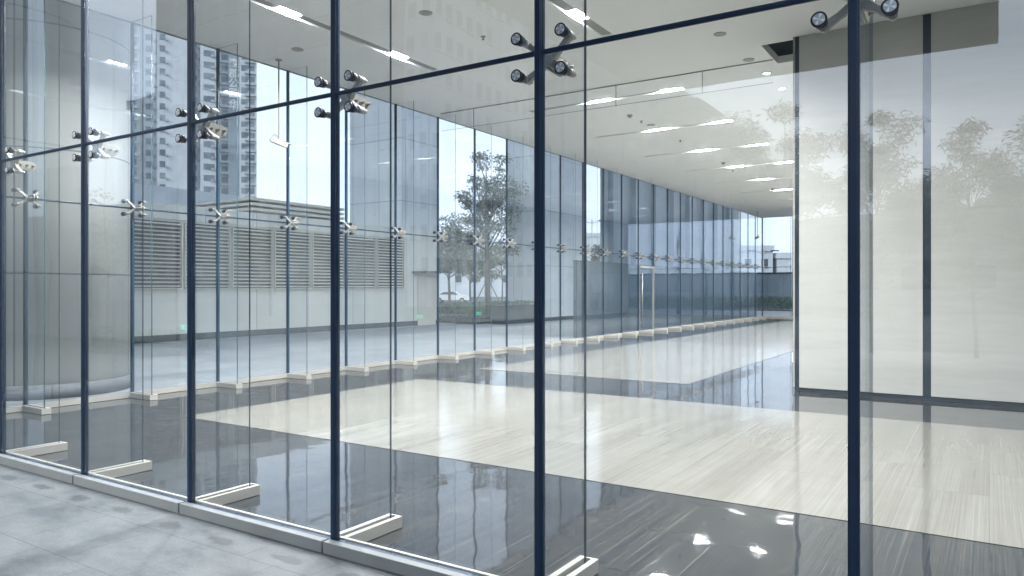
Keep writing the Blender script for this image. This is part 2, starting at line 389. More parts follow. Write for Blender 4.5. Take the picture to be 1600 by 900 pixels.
def glass_run(name, label, n, pw, fins=True, rowz=JZ, top=CZ, door=None, plinth=True):
    """a run of n bays along local +x, glass face at local y=0, inside towards +y"""
    root = thing(name, label, 'glass wall')
    g = .019
    for k in range(n):
        x0, x1 = k*pw+.012, (k+1)*pw-.012
        if door is None or k != door: B('glass_pane', (x0, x1, 0, g, .075, rowz-.008), M['glass'], root)
        B('glass_pane', (x0, x1, 0, g, rowz+.008, top), M['glass'], root)
        # plinth: block outside, dark channel, slim upstand inside
        if plinth:
            B('plinth_block', (k*pw-.018, (k+1)*pw-.034, -.075, -.016, 0, .078), M['plinth'], root, .004)
            B('channel', (k*pw-.012, (k+1)*pw-.012, -.015, .034, 0, .070), M['seal'], root)
            B('upstand', (k*pw, (k+1)*pw, .0345, .060, 0, .082), M['shoe'], root, .003)
    for k in range(n+1):
        x = k*pw
        bm = bmesh.new()
        box(bm, x-.023, x+.023, -.006, .0, .07, top); box(bm, x-.016, x+.016, -.0115, -.006, .07, top)
        box(bm, x-.021, x+.021, g, g+.018, .07, top)
        obj('vertical_joint', bm, M['seal'], root, .0025)
        if fins and 0 < k:
            bm = bmesh.new(); t = .0085
            fs = box(bm, x-t, x+t, g+.019, .545, .05, top)
            for f in fs: f.material_index = 0 if abs(f.calc_center_median().x - x) > t*.9 else 1
            obj('glass_fin', bm, [M['fin_glass'], M['edge']], root)
            bm = bmesh.new()   # shoe: two cheeks with a dark groove between, closed end
            box(bm, x-.062, x-.022, .061, .600, 0, .080); box(bm, x+.022, x+.062, .061, .600, 0, .080)
            box(bm, x-.0219, x+.0219, .061, .585, 0, .048, 1); box(bm, x-.0219, x+.0219, .5855, .600, 0, .080)
            obj('fin_shoe', bm, [M['shoe'], M['gasket']], root, .002)
    for k in range(n):
        bm = bmesh.new(); x0, x1 = k*pw+.024, (k+1)*pw-.024
        box(bm, x0, x1, -.0055, 0, rowz-.014, rowz+.014); box(bm, x0, x1, .0, .024, rowz-.0075, rowz+.0075); box(bm, x0, x1, -.010, -.0055, rowz-.008, rowz+.008)
        obj('horizontal_joint', bm, M['seal'], root, .002)
    return root

near = glass_run('glass_wall', 'tall frameless glass wall with navy joints rising from the grey pavement', 9, PW)
near.location = (FX, GY, 0)
proto = point_fitting(near)
for k in range(1, 10):
    f = proto if k == 1 else dup(proto, near)
    f.location = (k*PW, 0, JZ)

far = glass_run('glass_wall', 'long glass wall with rows of fins along the far side of the lobby', 27, PF, door=15)
far.location = (FX, GY+.05, 0); far.rotation_euler = (0, 0, R(90))
# local +x now runs along +Y and local +y would point to -X, so mirror the run to face the lobby
far.scale = (1, -1, 1)
for k in range(1, 27):
    f = dup(proto, far); f.location = (k*PF, 0, JZ)
# door in the opposite wall
dr = bpy.data.objects.new('door', None); C.objects.link(dr); dr.parent = far
x0, x1 = 15*PF+.03, 16*PF-.03
B('door_frame', [(x0, x0+.03, -.02, .06, .07, 2.5), (x1-.03, x1, -.02, .06, .07, 2.5), (x0, x1, -.02, .06, 2.501, 2.57)], M['tray'], dr, .003)
B('door_leaf', [(x0+.07, x1-.07, 0, .015, .08, 2.495)], M['glass'], dr)
bm = bmesh.new()
for s in (.16,):
    for yy in (.10, -.06):
        tube(bm, (x0+s, yy, .25), (x0+s, yy, 2.3), .022)
    for zz in (.4, 2.15): tube(bm, (x0+s, .10, zz), (x0+s, -.06, zz), .010)
obj('handle', bm, M['steel'], dr)
B('transom_glass', (x0+.01, x1-.01, 0, .015, 2.575, JZ-.01), M['glass'], far)

end = glass_run('glass_wall', 'short glass end wall closing the far end of the lobby', 5, 1.72)
end.location = (FX, EY+.06, 0); end.scale = (1, -1, 1)
for k in range(1, 5):
    f = dup(proto, end); f.location = (k*1.72, 0, JZ)
end.location = (FX+.02, EY+.06, 0)

# ------------------------------------------------------------------ cream stone wall (core)
core = thing('stone_wall', 'tall cream stone wall with narrow dark vertical strips inside the lobby', 'wall', (0,0,0))
def jamb(x0, x1, y0, y1): pass
xs = [CX+.075, -.852, -.743, 1.08, 1.19, 3.01, 3.12, 4.94, 5.05, 6.87, 6.98, XR]
for i in range(0, len(xs), 2):
    B('stone_panel', (xs[i], xs[i+1], CY, CY+.06, .065, CZ-.004), M['cream'], core, .003)
for i in range(1, len(xs)-1, 2):
    B('dark_strip', (xs[i]+.001, xs[i+1]-.001, CY+.020, CY+.05, .065, CZ-.004), M['frame_dark'], core)
B('dark_strip', (CX+.008, CX+.074, CY+.006, CY+.05, .0, CZ-.004), M['frame_dark'], core)
B('corner_trim', (CX-.022, CX+.007, CY-.004, CY+.06, .07, CZ-.004), M['shoe'], core, .002)
B('skirting', (CX+.08, XR, CY+.035, CY+.06, 0, .064), M['frame_dark'], core)
B('core', (CX, XR, CY+.061, EY, 0, CZ-.004), M['cream_wall'], core)
B('side_panel', [(CX-.022, CX-.001, 13.0+2.2*k, 13.0+2.2*k+2.17, .14, CZ-.004) for k in range(14)], M['cream'], core)
B('skirting', (CX-.014, CX-.001, CY+.061, EY, 0, .139), M['frame_dark'], core)
rw = thing('side_wall', 'plain cream wall closing the right end of the lobby', 'wall', (XR, 0, 0))
B('wall_face', (.001, .25, 3.45, CY, 0, CZ+.3), M['cream'], rw)
B('skirting', (-.015, 0, 3.45, CY, 0, .12), M['frame_dark'], rw)

# grille in the ceiling pocket beside the wall
gr = thing('ceiling_grille', 'dark metal grille in the ceiling pocket beside the cream wall', 'grille', (0,0,0))
B('backing', (-3.29, CX-.03, 13.01, 14.19, CZ+.24, CZ+.25), M['dark'], gr)
bm = bmesh.new()
for k in range(29): box(bm, -3.28+.02*k, -3.275+.02*k, 13.01, 14.19, CZ+.14, CZ+.22)
for k in range(20): box(bm, -3.285, CX-.03, 13.02+.06*k, 13.025+.06*k, CZ+.12, CZ+.139)
obj('grille_bars', bm, M['frame_dark'], gr)

# glass smoke curtain hanging from the ceiling
sc_ = thing('smoke_curtain', 'shallow clear glass draught screen hanging across the ceiling', 'glass screen', (0, 13.9, 0))
xx = [FX+.62+1.80*k for k in range(5)]
xx = [-11.0, -10.04, -8.24, -6.44, -4.63, -3.31]
for a, b in zip(xx[:-1], xx[1:]):
    B('glass_panel', (a+.008, b-.008, 0, .010, CZ-.42, CZ-.002), M['fin_glass'], sc_)
    B('bottom_edge', (a+.008, b-.008, 0, .010, CZ-.426, CZ-.4205), M['edge'], sc_)
B('head_channel', (xx[0], xx[-1], -.012, -.001, CZ-.02, CZ-.001), M['shoe'], sc_)
for x in xx[1:-1]: B('joint', (x-.0079, x+.0079, -.002, .012, CZ-.44, CZ-.002), M['steel'], sc_)

# ------------------------------------------------------------------ ceiling lights
def spot_cluster(name, x0, x1, y0, y1, parent, along):
    o = bpy.data.objects.new(name, None); C.objects.link(o); o.parent = parent
    B('lamp_tray', (x0, x1, y0, y1, .10, .12), M['white'], o)
    n = 4
    for i in range(n):
        bm = bmesh.new(); t = (i+.5)/n
        p = (x0+(x1-x0)*t, (y0+y1)/2) if along == 'x' else ((x0+x1)/2, y0+(y1-y0)*t)
        tube(bm, (*p, .035), (*p, .099), .042, .030, seg=14)
        obj('lens', bm, M['lamp'], o)
    return o
first_row = None
def slot_light(y, label):
    t = thing('slot_light', label, 'ceiling light', (0, y, CZ), 0, 'slot lights across the ceiling')
    for a, b in ((-9.14,-7.57),(-7.06,-5.92)): B('slot_tray', (a, b, -.071, .071, .03, .04), M['tray'], t)
    for a, b in ((-7.55, -7.08), (-5.9, -5.45)):
        spot_cluster('lamp_cluster', a, b, -.052, .052, t, 'x')
    return t
ords = ['nearest', 'second', 'third', 'fourth', 'fifth', 'sixth', 'seventh', 'farthest']
base = slot_light(SLOT_ROWS[0], 'thin lit slot light across the ceiling, nearest one beyond the glass screen')
for k in range(1, 8):
    c = dup(base); c.location = (0, SLOT_ROWS[k], CZ)
    c['label'] = f'thin lit slot light crossing the white ceiling, {ords[k]} one beyond the glass screen'
for i, (x, nm) in enumerate(((-8.93, 'left one of two seen through the glass'), (-5.30, 'right one of two seen through the glass'))):
    t = thing('slot_light', 'long slot light running into the lobby, ' + nm, 'ceiling light', (x, 0, CZ), 0, 'slot lights running into the lobby')
    for a, b in ((4.31,4.89),(5.31,7.39),(7.81,9.89),(10.31,11.14)): B('slot_tray', (-.097, .097, a, b, .03, .04), M['tray_pale'], t)
    for a in (4.9, 7.4, 9.9): spot_cluster('lamp_cluster', -.05, .05, a+.02, a+.38, t, 'y')
for x, nm in ((-1.67, 'just above the picture by the cream wall'), (2.0, 'above the right hand end of the lobby')):  # added lamps out of view, put in to brighten the cream wall
    t = thing('slot_light', 'added unseen slot light brightening the wall, running into the lobby ' + nm, 'ceiling light', (x, 0, CZ), 0, 'slot lights running into the lobby')
    for a, b in ((4.31,4.91),(5.29,9.29)): B('slot_tray', (-.097, .097, a, b, .03, .04), M['tray_pale'], t)
    for a in (4.9,): spot_cluster('lamp_cluster', -.05, .05, a+.02, a+.38, t, 'y')
def at_ceiling(px, py, z=CZ):
    d = 1155*(z-CAMZ)/(449-py); r = (px-800)/1155
    return ((-.5426+.84*r)*d, (.84+.5426*r)*d)
DL = [(1198,112,'round downlight glowing in the ceiling beside the cream wall, nearer one'), (1222,136,'small round downlight glowing by the cream wall, farther one')]
for px, py, lb in DL:
    x, y = at_ceiling(px, py)
    t = thing('downlight', lb, 'ceiling light', (x, y, CZ), 0, 'round downlights')
    bm = bmesh.new(); tube(bm, (0,0,-.012), (0,0,-.001), .085, .10, seg=24); obj('trim_ring', bm, M['white'], t)
    bm = bmesh.new(); tube(bm, (0,0,-.0135), (0,0,-.0125), .06, seg=24); obj('lens', bm, M['downlight'], t)
for i, (px, py, kind) in enumerate([(984,178,'d'),(1002,187,'s'),(1017,193,'f'),(1063,217,'s'),(1130,252,'d'),(1125,51,'f'),(1170,91,'f') ,(755,55,'s'),(665,18,'f'),(465,75,'f'),(1145,264,'s'),(1207,293,'d')]):
    x, y = at_ceiling(px, py); bm = bmesh.new()
    if kind == 'd':
        tube(bm, (0,0,-.02), (0,0,-.001), .07, seg=20); tube(bm, (0,0,-.06), (0,0,-.02), .038, .05, seg=20)
        o = obj('smoke_detector', bm, M['shoe'], loc=(x,y,CZ)); nm = 'smoke detector'
    elif kind == 's':
        tube(bm, (0,0,-.006), (0,0,-.001), .045, seg=16); tube(bm, (0,0,-.05), (0,0,-.006), .014, seg=10); tube(bm, (0,0,-.055), (0,0,-.05), .028, seg=12)
        o = obj('sprinkler_head', bm, M['steel'], loc=(x,y,CZ)); nm = 'sprinkler head'
    else:
        tube(bm, (0,0,-.010), (0,0,-.001), .10, .105, seg=28)
        o = obj('ceiling_speaker', bm, M['shoe'], loc=(x,y,CZ)); nm = 'flat round cover plate'
    where = ['left above the second slot light','right of detector near second slot light','beside sprinkler by second slot light','between second and third slot lights','between fourth and fifth slot lights','bare ceiling left of cream wall','near tip of ceiling pocket','between the two long slots','top edge between the long slots','above the hanging camera','under the fifth slot light','by the far slot lights'][i]
    tag(o, f'small {nm} on white ceiling, {where}', nm if nm != 'flat round cover plate' else 'cover plate')

# hanging cameras
def cctv(loc, label, rod, rz):
    t = thing('security_camera', label, 'security camera', loc, rz)
    bm = bmesh.new(); tube(bm, (0,0,-.015), (0,0,-.001), .06, seg=20); obj('ceiling_rose', bm, M['shoe'], t)
    bm = bmesh.new(); tube(bm, (0,0,-rod), (0,0,-.015), .013, seg=10); obj('drop_rod', bm, M['shoe'], t)
    bm = bmesh.new(); mt = Matrix.Translation((0,.02,-rod-.06)) @ Matrix.Rotation(R(-20), 4, 'X')
    box(bm, -.05, .05, -.16, .14, -.04, .045, 0, mt); box(bm, -.058, .058, -.17, .19, .0455, .056, 0, mt)
    bd = obj('camera_body', bm, M['shoe'], t, .006)
    bm = bmesh.new(); tube(bm, mt @ Vector((0,.1405,0)), mt @ Vector((0,.150,0)), .032, seg=18); obj('camera_lens', bm, M['gasket'], bd)
    bm = bmesh.new(); pr = Vector((0,0,-rod+.03))
    for q in range(1, 9):
        a = q/8; p = Vector((0, -.16*a, -rod+.03+.07*math.sin(a*math.pi)-.07*a*a)); tube(bm, pr, p, .005, seg=6); pr = p
    obj('cable', bm, M['gasket'], bd)
    return t
x, y = at_ceiling(436, 97)
cctv((-10.9, y-.15, CZ), 'grey security camera hanging on a thin rod beside the tall tower view', 1.46, R(-35))
cctv((-10.6, 41.0, CZ), 'small security camera hanging at the distant end of the lobby', 1.35, R(60))

# green evacuation signs low on the core's long side wall and by the glass
def exit_sign(loc, rz, label):
    t = thing('exit_sign', label, 'exit sign', loc, rz, 'green evacuation signs')
    B('sign_case', (-.19, .19, -.022, -.001, -.08, .08), M['white'], t, .003)
    B('sign_face', (-.175, .175, -.026, -.0225, -.065, .065), M['exit'], t)
    bm = bmesh.new()   # running figure and arrow, dark on the lit face
    y = -.0285
    def poly(pts):
        A = [bm.verts.new((a, y, b)) for a, b in pts]; D = [bm.verts.new((a, y+.002, b)) for a, b in pts]
        bm.faces.new(A); bm.faces.new(D[::-1])
        for i in range(len(pts)): bm.faces.new((A[i], A[(i+1)%len(pts)], D[(i+1)%len(pts)], D[i]))
    poly([(-.15,-.010),(-.09,-.010),(-.09,-.030),(-.05,0),(-.09,.030),(-.09,.010),(-.15,.010)])
    poly([(.05+.013*math.cos(a), .042+.013*math.sin(a)) for a in [i*math.pi/4 for i in range(8)]])
    poly([(.02,.028),(.06,.028),(.055,-.012),(.03,-.012)]); poly([(.03,-.012),(.043,-.012),(.02,-.055),(.0,-.055)])
    poly([(.043,-.012),(.056,-.012),(.09,-.045),(.078,-.055)]); poly([(.055,.028),(.095,.005),(.088,-.002),(.055,.014)])
    obj('pictogram', bm, M['exit_dark'], t)
for yy, lb in ((13.1,'near the corner'),(23.6,'about halfway along'),(27.8,'past the middle'),(35.9,'towards the far end')):
    exit_sign((CX-.023, yy, .55), R(-90), f'small lit green running figure sign low on the cream side wall, {lb}')

# ------------------------------------------------------------------ outside: stone columns beside the far wall
def col_mat():
    m, n, l, b = newmat('column_cladding')
    t = n.new('ShaderNodeTexCoord'); s = n.new('ShaderNodeSeparateXYZ'); l.new(t.outputs['Object'], s.inputs[0])
    a = n.new('ShaderNodeMath'); a.operation = 'ARCTAN2'; l.new(s.outputs['X'], a.inputs[0]); l.new(s.outputs['Y'], a.inputs[1])
    cb = n.new('ShaderNodeCombineXYZ'); l.new(a.outputs[0], cb.inputs['X']); l.new(s.outputs['Z'], cb.inputs['Y'])
    br = n.new('ShaderNodeTexBrick'); l.new(cb.outputs[0], br.inputs['Vector']); br.offset = 0
    br.inputs['Scale'].default_value = 1; br.inputs['Brick Width'].default_value = math.pi/4; br.inputs['Row Height'].default_value = 1.93; br.inputs['Mortar Size'].default_value = .012
    br.inputs['Color1'].default_value = (.60,.60,.56,1); br.inputs['Color2'].default_value = (.65,.65,.61,1); br.inputs['Mortar'].default_value = (.2,.22,.23,1)
    c = mixc(n, l, .6, br.outputs['Color'], ramp(n, l, noise(n, l, world_coords(n, l, (1.5,1.5,.15)), 2, 5), [(.3, (.82,.82,.82)), (.7, (1.08,1.08,1.08))]), 'MULTIPLY')
    l.new(c, b.inputs['Base Color']); b.inputs['Roughness'].default_value = .55; return m
M['column'] = col_mat()
def column(x, y, label, h=13, r=1.25):
    t = thing('round_column', label, 'column', (x, y, 0), 0, 'round stone columns outside')
    bm = bmesh.new(); tube(bm, (0,0,.22), (0,0,h), r, seg=64); obj('shaft', bm, M['column'], t)
    bm = bmesh.new(); tube(bm, (0,0,0), (0,0,.22), r+.03, seg=64); obj('base', bm, M['mid_block'], t)
column(-13.3, 6.2, 'fat round stone column outside at the left end of the far glass wall')
M['slab'] = panel_mat('blue_grey_slab', (.20, .245, .285), 1.7, 2.9, .4, .06, .55, .02)
M['pier'] = panel_mat('pale_pier_cladding', (.50, .54, .57), 1.7, 2.9, .5, .04, .55, .02)
for nm, lab, x0, x1, y0, y1 in (('stone_pier', 'tall pale pier rising behind the right end of the louvred building', -26.2, -22.9, 26.0, 28.7),
        ('stone_pier', 'tall pale pier just right of the staked tree', -21.9, -19.5, 33.3, 37.9)):
    t = thing(nm, lab, 'pier', ((x0+x1)/2, (y0+y1)/2, 0)); w, d = (x1-x0)/2, (y1-y0)/2
    B('shaft', (-w, w, -d, d, .2, 24), M['pier'], t); B('base', (-w-.03, w+.03, -d-.03, d+.03, 0, .199), M['frame_dark'], t)
t = thing('slab_wall', 'long blue grey panelled facade behind the dark blue wall and receding glass', 'building', (-19.5, 55, 0))
B('wall', (-.3, 0, -14.5, 14, 0, 24), M['slab'], t)
for k in range(8): B('rib', (.001, .35, -14+3.4*k, -13.6+3.4*k, 0, 24), M['slab'], t)
column(-13.0, 1.5, 'round stone column on the street side, seen only as a reflection')

# ------------------------------------------------------------------ louvred service building
lb = thing('service_building', 'low cream building with wide grey louvred openings', 'building', (-22.2, 0, 0))
B('wall', (-9, 0, 2, 27.8, 0, 4.4), M['cream_wall'], lb)
B('parapet_band', [(.001, .06, 2+1.9*k, 2+1.9*k+1.88, 3.93, 4.42) for k in range(13)], M['cream_wall'], lb)
B('skirting', (.001, .03, 2, 27.8, .0, .22), M['frame_dark'], lb)
y = 12.7
while y < 24:
    w = 1.72
    ob = bpy.data.objects.new('louvre_bay', None); C.objects.link(ob); ob.parent = lb
    B('gap_shade', (.001, .004, y, y+w, 1.72, 3.86), M['dark'], ob)  # flat dark sheet painted as the shade between the blades
    bm = bmesh.new(); z = 1.78
    while z < 3.84:
        box(bm, -.04, .04, y+.03, y+w-.03, -.006, .006, 0, Matrix.Translation((.06, 0, z)) @ Matrix.Rotation(R(35), 4, 'Y')); z += .125
    obj('louvre_blades', bm, M['louvre'], ob)
    B('louvre_frame', [(.003, .12, y, y+.03, 1.72, 3.86), (.003, .12, y+w-.03, y+w, 1.72, 3.86), (.003, .12, y+.031, y+w-.031, 1.69, 1.72)], M['louvre'], ob)
    y += w+.09
B('service_door', [(.031, .05, 26.3, 27.6, .0, 2.3)], M['louvre'], lb)
B('door_canopy', (.031, .9, 25.9, 27.8, 2.42, 2.5), M['frame_dark'], lb)
B('roof_plant_screen', [(-8.6, -4.3, 20.5, 25.9, 4.4+.22*k, 4.52+.22*k) for k in range(6)], M['louvre'], lb)
pd = thing('podium_building', 'pale blue grey panelled block behind the louvred building', 'building', (-36, 0, 0))
B('wall', (-12, 0, 2, 27, 0, 7.0), M['podium'], pd)
B('painted_tube_reflection', [(.01, .06, yy, yy+.10, 5.4, 6.5) for yy in (16.5, 18.6, 20.6)], M['letters'], pd)  # white bars painted for tube lamps mirrored in the glass

# ------------------------------------------------------------------ tower blocks
def block(name, label, x0, x1, y0, y1, h, wallm, faces='+Y', fl=3.0, pitch=3.2, ww=1.5, wh=1.5, wm='window', cat='building', parapet=True, start=6):
    """box block with recessed-looking framed windows on the chosen sides"""
    t = thing(name, label, cat, ((x0+x1)/2, (y0+y1)/2, 0)); cx, cy = (x0+x1)/2, (y0+y1)/2
    B('wall', (x0-cx, x1-cx, y0-cy, y1-cy, 0, h), wallm, t)
    if parapet: B('roof_parapet', (x0-cx-.25, x1-cx+.25, y0-cy-.25, y1-cy+.25, h+.001, h+1.1), wallm, t)
    bm = bmesh.new(); bs = bmesh.new()
    for fc in faces.split():
        ax, sg = fc[1], (1 if fc[0] == '+' else -1)
        a0, a1 = (x0-cx, x1-cx) if ax == 'Y' else (y0-cy, y1-cy)
        n = max(1, int((a1-a0)/pitch)); st = (a1-a0)/n
        pl = ((y1-cy) if sg > 0 else (y0-cy)) if ax == 'Y' else ((x1-cx) if sg > 0 else (x0-cx))
        z = start
        while z+wh < h-1:
            for i in range(n):
                m = a0+st*(i+.5); jit = random.random()
                if jit < .06: continue
                lo, hi = sorted((pl+sg*.002, pl+sg*.05)); s0, s1 = sorted((pl+sg*.002, pl+sg*.22))
                tgt = 1 if jit < .3 else 0
                if ax == 'Y':
                    box(bm, m-ww/2, m+ww/2, lo, hi, z, z+wh, tgt); box(bs, m-ww/2-.15, m+ww/2+.15, s0, s1, z-.16, z-.02)
                else:
                    box(bm, lo, hi, m-ww/2, m+ww/2, z, z+wh, tgt); box(bs, s0, s1, m-ww/2-.15, m+ww/2+.15, z-.16, z-.02)
            z += fl
    g = obj('windows', bm, [M[wm], M['curtain_w']], t); g['kind'] = 'stuff'
    s = obj('sills', bs, wallm, t); s['kind'] = 'stuff'
    return t
def at(px, dist):   # point seen at column px of the photograph, dist metres deep
    r = (px-800)/1155
    return ((-.5426+.84*r)*dist, (.84+.5426*r)*dist)
def rotblock(px, dist, w, dep, h, name, label, wallm, **k):
    x, y = at(px, dist)
    t = block(name, label, -w/2, w/2, -dep/2, dep/2, h, wallm, '-Y +X -X', **k)
    t.location = (x, y, 0); t.rotation_euler = (0, 0, R(32)); return t
D0 = 190
M['tower_a'] = panel_mat('hazed_tower_concrete', (.48, .51, .52), 3.0, 3.0, .7, .03, .8)  # distance haze is painted in as a paler wall colour
M['tower_sign'] = panel_mat('tower_sign_strip', (.26, .31, .35), 3.0, 3.0, .7, .03, .9)
M['tower_b'] = panel_mat('hazed_tower_panels', (.64, .67, .68), 3.0, 3.0, .7, .03, .85)  # paler still, haze carried by the colour
def tower():
    x, y = at(300, D0)
    t = thing('apartment_tower', 'tall pale apartment tower with rows of small windows seen through the glass', 'tower', (x, y, 0), R(33+23))
    H = 96
    k = D0/1155
    segs = [(-95,-72,.0,'tower_a'),(-72,-50,3.0,'tower_b'),(-50,-5,1.2,'tower_b'),(-5,12,4.2,'tower_a'),(12,36,1.0,'tower_b'),(36,53,3.0,'tower_b'),(53,70,1.6,'tower_sign'),(70,96,.4,'tower_b')]
    bmw = bmesh.new(); bms = bmesh.new()
    for i, (a, b, dy, mm) in enumerate(segs):
        a, b = a*k, b*k
        w = B('wall', (a+.01, b-.01, dy, 14, 0, H-(i % 2)*2), M[mm], t)
    B('rooftop', (-50*k, 12*k, 5, 12, H+.01, H+5), M['tower_b'], t)
    cols = [(-84,4.6*.9,0,2.2),(-61,0,3,1.6),(-42,0,1.2,1.3),(22,0,1.0,1.7),(30,0,1.0,1.0),(49,0,3.0,1.9),(77,0,.4,1.5),(86,0,.4,2.2),(3,0,4.2,1.4)]
    z = 12
    while z < H-4:
        for (c, _, dy, w) in cols:
            c2 = c*k
            box(bmw, c2-w/2, c2+w/2, dy-.06, dy-.002, z, z+1.55, 1 if random.random() < .35 else 0)
            if w > 1.8: box(bms, c2-w/2-.2, c2+w/2+.2, dy-.9, dy-.002, z-.75, z-.1)
            else: box(bms, c2+w/2+.1, c2+w/2+.75, dy-.5, dy-.002, z-.1, z+.45)
        z += 2.95
    g = obj('windows', bmw, [M['tower_win'], M['curtain_w']], t); g['kind'] = 'stuff'
    g = obj('balconies', bms, M['tower_a'], t); g['kind'] = 'stuff'
    # vertical rooftop-to-street lettering
    for i, ch in enumerate(['森', '郡', '公', '园', '·', '华']):
        cu = bpy.data.curves.new('sign_letter', 'FONT'); cu.body = ch; cu.size = 2.7; cu.extrude = .05; cu.offset = .04; cu.align_x = 'CENTER'
        ob = bpy.data.objects.new('sign_letter', cu); C.objects.link(ob)
        dg = bpy.context.evaluated_depsgraph_get(); me = bpy.data.meshes.new_from_object(ob.evaluated_get(dg))
        bpy.data.objects.remove(ob); o = bpy.data.objects.new('sign_letter', me); C.objects.link(o); me.materials.clear(); me.materials.append(M['letters'])
        o.parent = t; o.location = (61.5*k, 1.4, [60.3, 57.6, 55.0, 52.4, 50.6, 49.2][i]); o.rotation_euler = (R(90), 0, 0)
tower()
x, y = at(1135, 120)
for px, dd, w, h, nm, lb_ in [(1130,150,16,9,'apartment_block','grey block far off just left of the distant end wall'),(1168,170,12,7.6,'house','low gabled grey block far beyond the end of the lobby'),(1218,150,5,7.6,'apartment_block','small box shaped building on the skyline beside the cream wall'),(930,210,24,16,'apartment_block','distant pale block glimpsed in the gap right of the second pier'),(720,160,30,9,'apartment_block','pale low building behind the parked car and small trees')]:
    rotblock(px, dd, w, 12, h, nm, lb_, M['podium'], start=3, ww=1.3)
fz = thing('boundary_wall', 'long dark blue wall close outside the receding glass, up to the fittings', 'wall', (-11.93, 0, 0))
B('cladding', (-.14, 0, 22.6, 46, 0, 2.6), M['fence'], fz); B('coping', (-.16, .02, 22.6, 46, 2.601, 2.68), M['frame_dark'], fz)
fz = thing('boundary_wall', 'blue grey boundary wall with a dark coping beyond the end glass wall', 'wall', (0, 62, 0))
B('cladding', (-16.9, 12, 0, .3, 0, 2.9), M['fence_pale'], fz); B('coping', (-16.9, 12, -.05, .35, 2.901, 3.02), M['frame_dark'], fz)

# ------------------------------------------------------------------ plants
def leaves(bm, centre, rad, n, size, slim=.45, droop=0):
    for _ in range(n):
        u = Vector((random.gauss(0,1), random.gauss(0,1), random.gauss(0,1))).normalized()*(random.random()**.45)
        p = Vector(centre)+Vector((u.x*rad[0], u.y*rad[1], u.z*rad[2]))
        s = size*random.uniform(.6, 1.3)
        d = Vector((random.uniform(-1,1), random.uniform(-1,1), random.uniform(-.8,.6)-droop)).normalized()
        e = d.cross(Vector((random.uniform(-1,1), random.uniform(-1,1), random.uniform(-1,1)))).normalized()*s*slim*.5
        q = p+d*s
        bm.faces.new([bm.verts.new(w) for w in (p, p+d*s*.45+e, q, p+d*s*.45-e)])
def tree(x, y, h, label, seed, spread=1.0, leaf='leaf', trunk=.1, low=.32, n=130, size=.22, clumps=26, group=None, staked=False, slim=.45):
    random.seed(seed)
    t = thing('tree', label, 'tree', (x, y, 0), 0, group)
    bm = bmesh.new(); tips = []
    top = Vector((random.uniform(-.2,.2), random.uniform(-.2,.2), h*.62)); mid = Vector((random.uniform(-.12,.12), random.uniform(-.12,.12), h*low))
    tube(bm, (0,0,0), mid, trunk, trunk*.8, 10); tube(bm, mid, top, trunk*.8, trunk*.4, 9)
    for i in range(clumps):
        f = random.uniform(0, 1); st = mid.lerp(top, f); a = i*2.4+random.uniform(-.4,.4)
        rr = spread*h*.30*(1-.55*abs(f-.3))*random.uniform(.35, 1.05)
        tip = Vector((math.cos(a)*rr, math.sin(a)*rr, st.z+h*random.uniform(.06,.36)*(.6+.4*f))); tip.z = min(tip.z, h*.97)
        m2 = st.lerp(tip, .55)+Vector((random.uniform(-.15,.15), random.uniform(-.15,.15), random.uniform(-.05,.15)))
        tube(bm, st, m2, trunk*.34, trunk*.2, 6, caps=False); tube(bm, m2, tip, trunk*.2, trunk*.06, 5, caps=False); tips.append((tip, m2))
    tips.append((Vector((top.x, top.y, h*.93)), top)); tube(bm, top, tips[-1][0], trunk*.4, trunk*.08, 6, caps=False)
    obj('trunk', bm, M['bark'], t)
    bm = bmesh.new()
    for tip, m2 in tips:
        s = h*random.uniform(.045, .10)*spread
        leaves(bm, tip, (s*1.3, s*1.3, s*.8), n, size, slim, .3)
        leaves(bm, m2.lerp(tip, .6), (s, s, s*.6), n//2, size, slim, .3)
    obj('crown', bm, M[leaf], t)
    if staked:
        for a in (20, 110, 200, 290):
            bm = bmesh.new(); c, s = math.cos(R(a)), math.sin(R(a))
            tube(bm, (1.15*c, 1.15*s, 0), (.12*c, .12*s, 2.0), .035, .03, 8); obj('support_pole', bm, M['wood'], t)
        bm = bmesh.new()
        for a in (20, 110, 200, 290):
            tube(bm, (.95*math.cos(R(a)), .95*math.sin(R(a)), .45), (.95*math.cos(R(a+90)), .95*math.sin(R(a+90)), .45), .03, .03, 6)
        obj('tie_rail', bm, M['wood'], t)
    return t
tree(*at(762, 38), 9.0, 'tall leafy tree held by wooden stakes between two pale piers', 3, .78, trunk=.17, low=.36, n=190, size=.14, clumps=32, staked=True)
tree(*at(703, 55), 7.2, 'smaller dense tree behind the staked tree, to its left', 4, 1.2, trunk=.12, n=120, size=.24, clumps=26)
tree(*at(735, 62), 6.6, 'small round tree just behind the parked white car', 6, 1.3, trunk=.1, n=110, size=.25, clumps=24)
tree(*at(925, 60), 5.4, 'yellowish shrub like tree showing over the boundary wall', 8, 1.2, 'leaf_dry', trunk=.08, n=80, size=.24, clumps=18)
for i, px in enumerate((640, 675, 785)):
    tree(*at(px, 100), 8.5, ['distant tree half hidden by the first pier', 'distant tree left of the parked car', 'distant tree right of the staked trunk'][i], 30+i, 1.3, trunk=.13, n=80, size=.4, clumps=22)
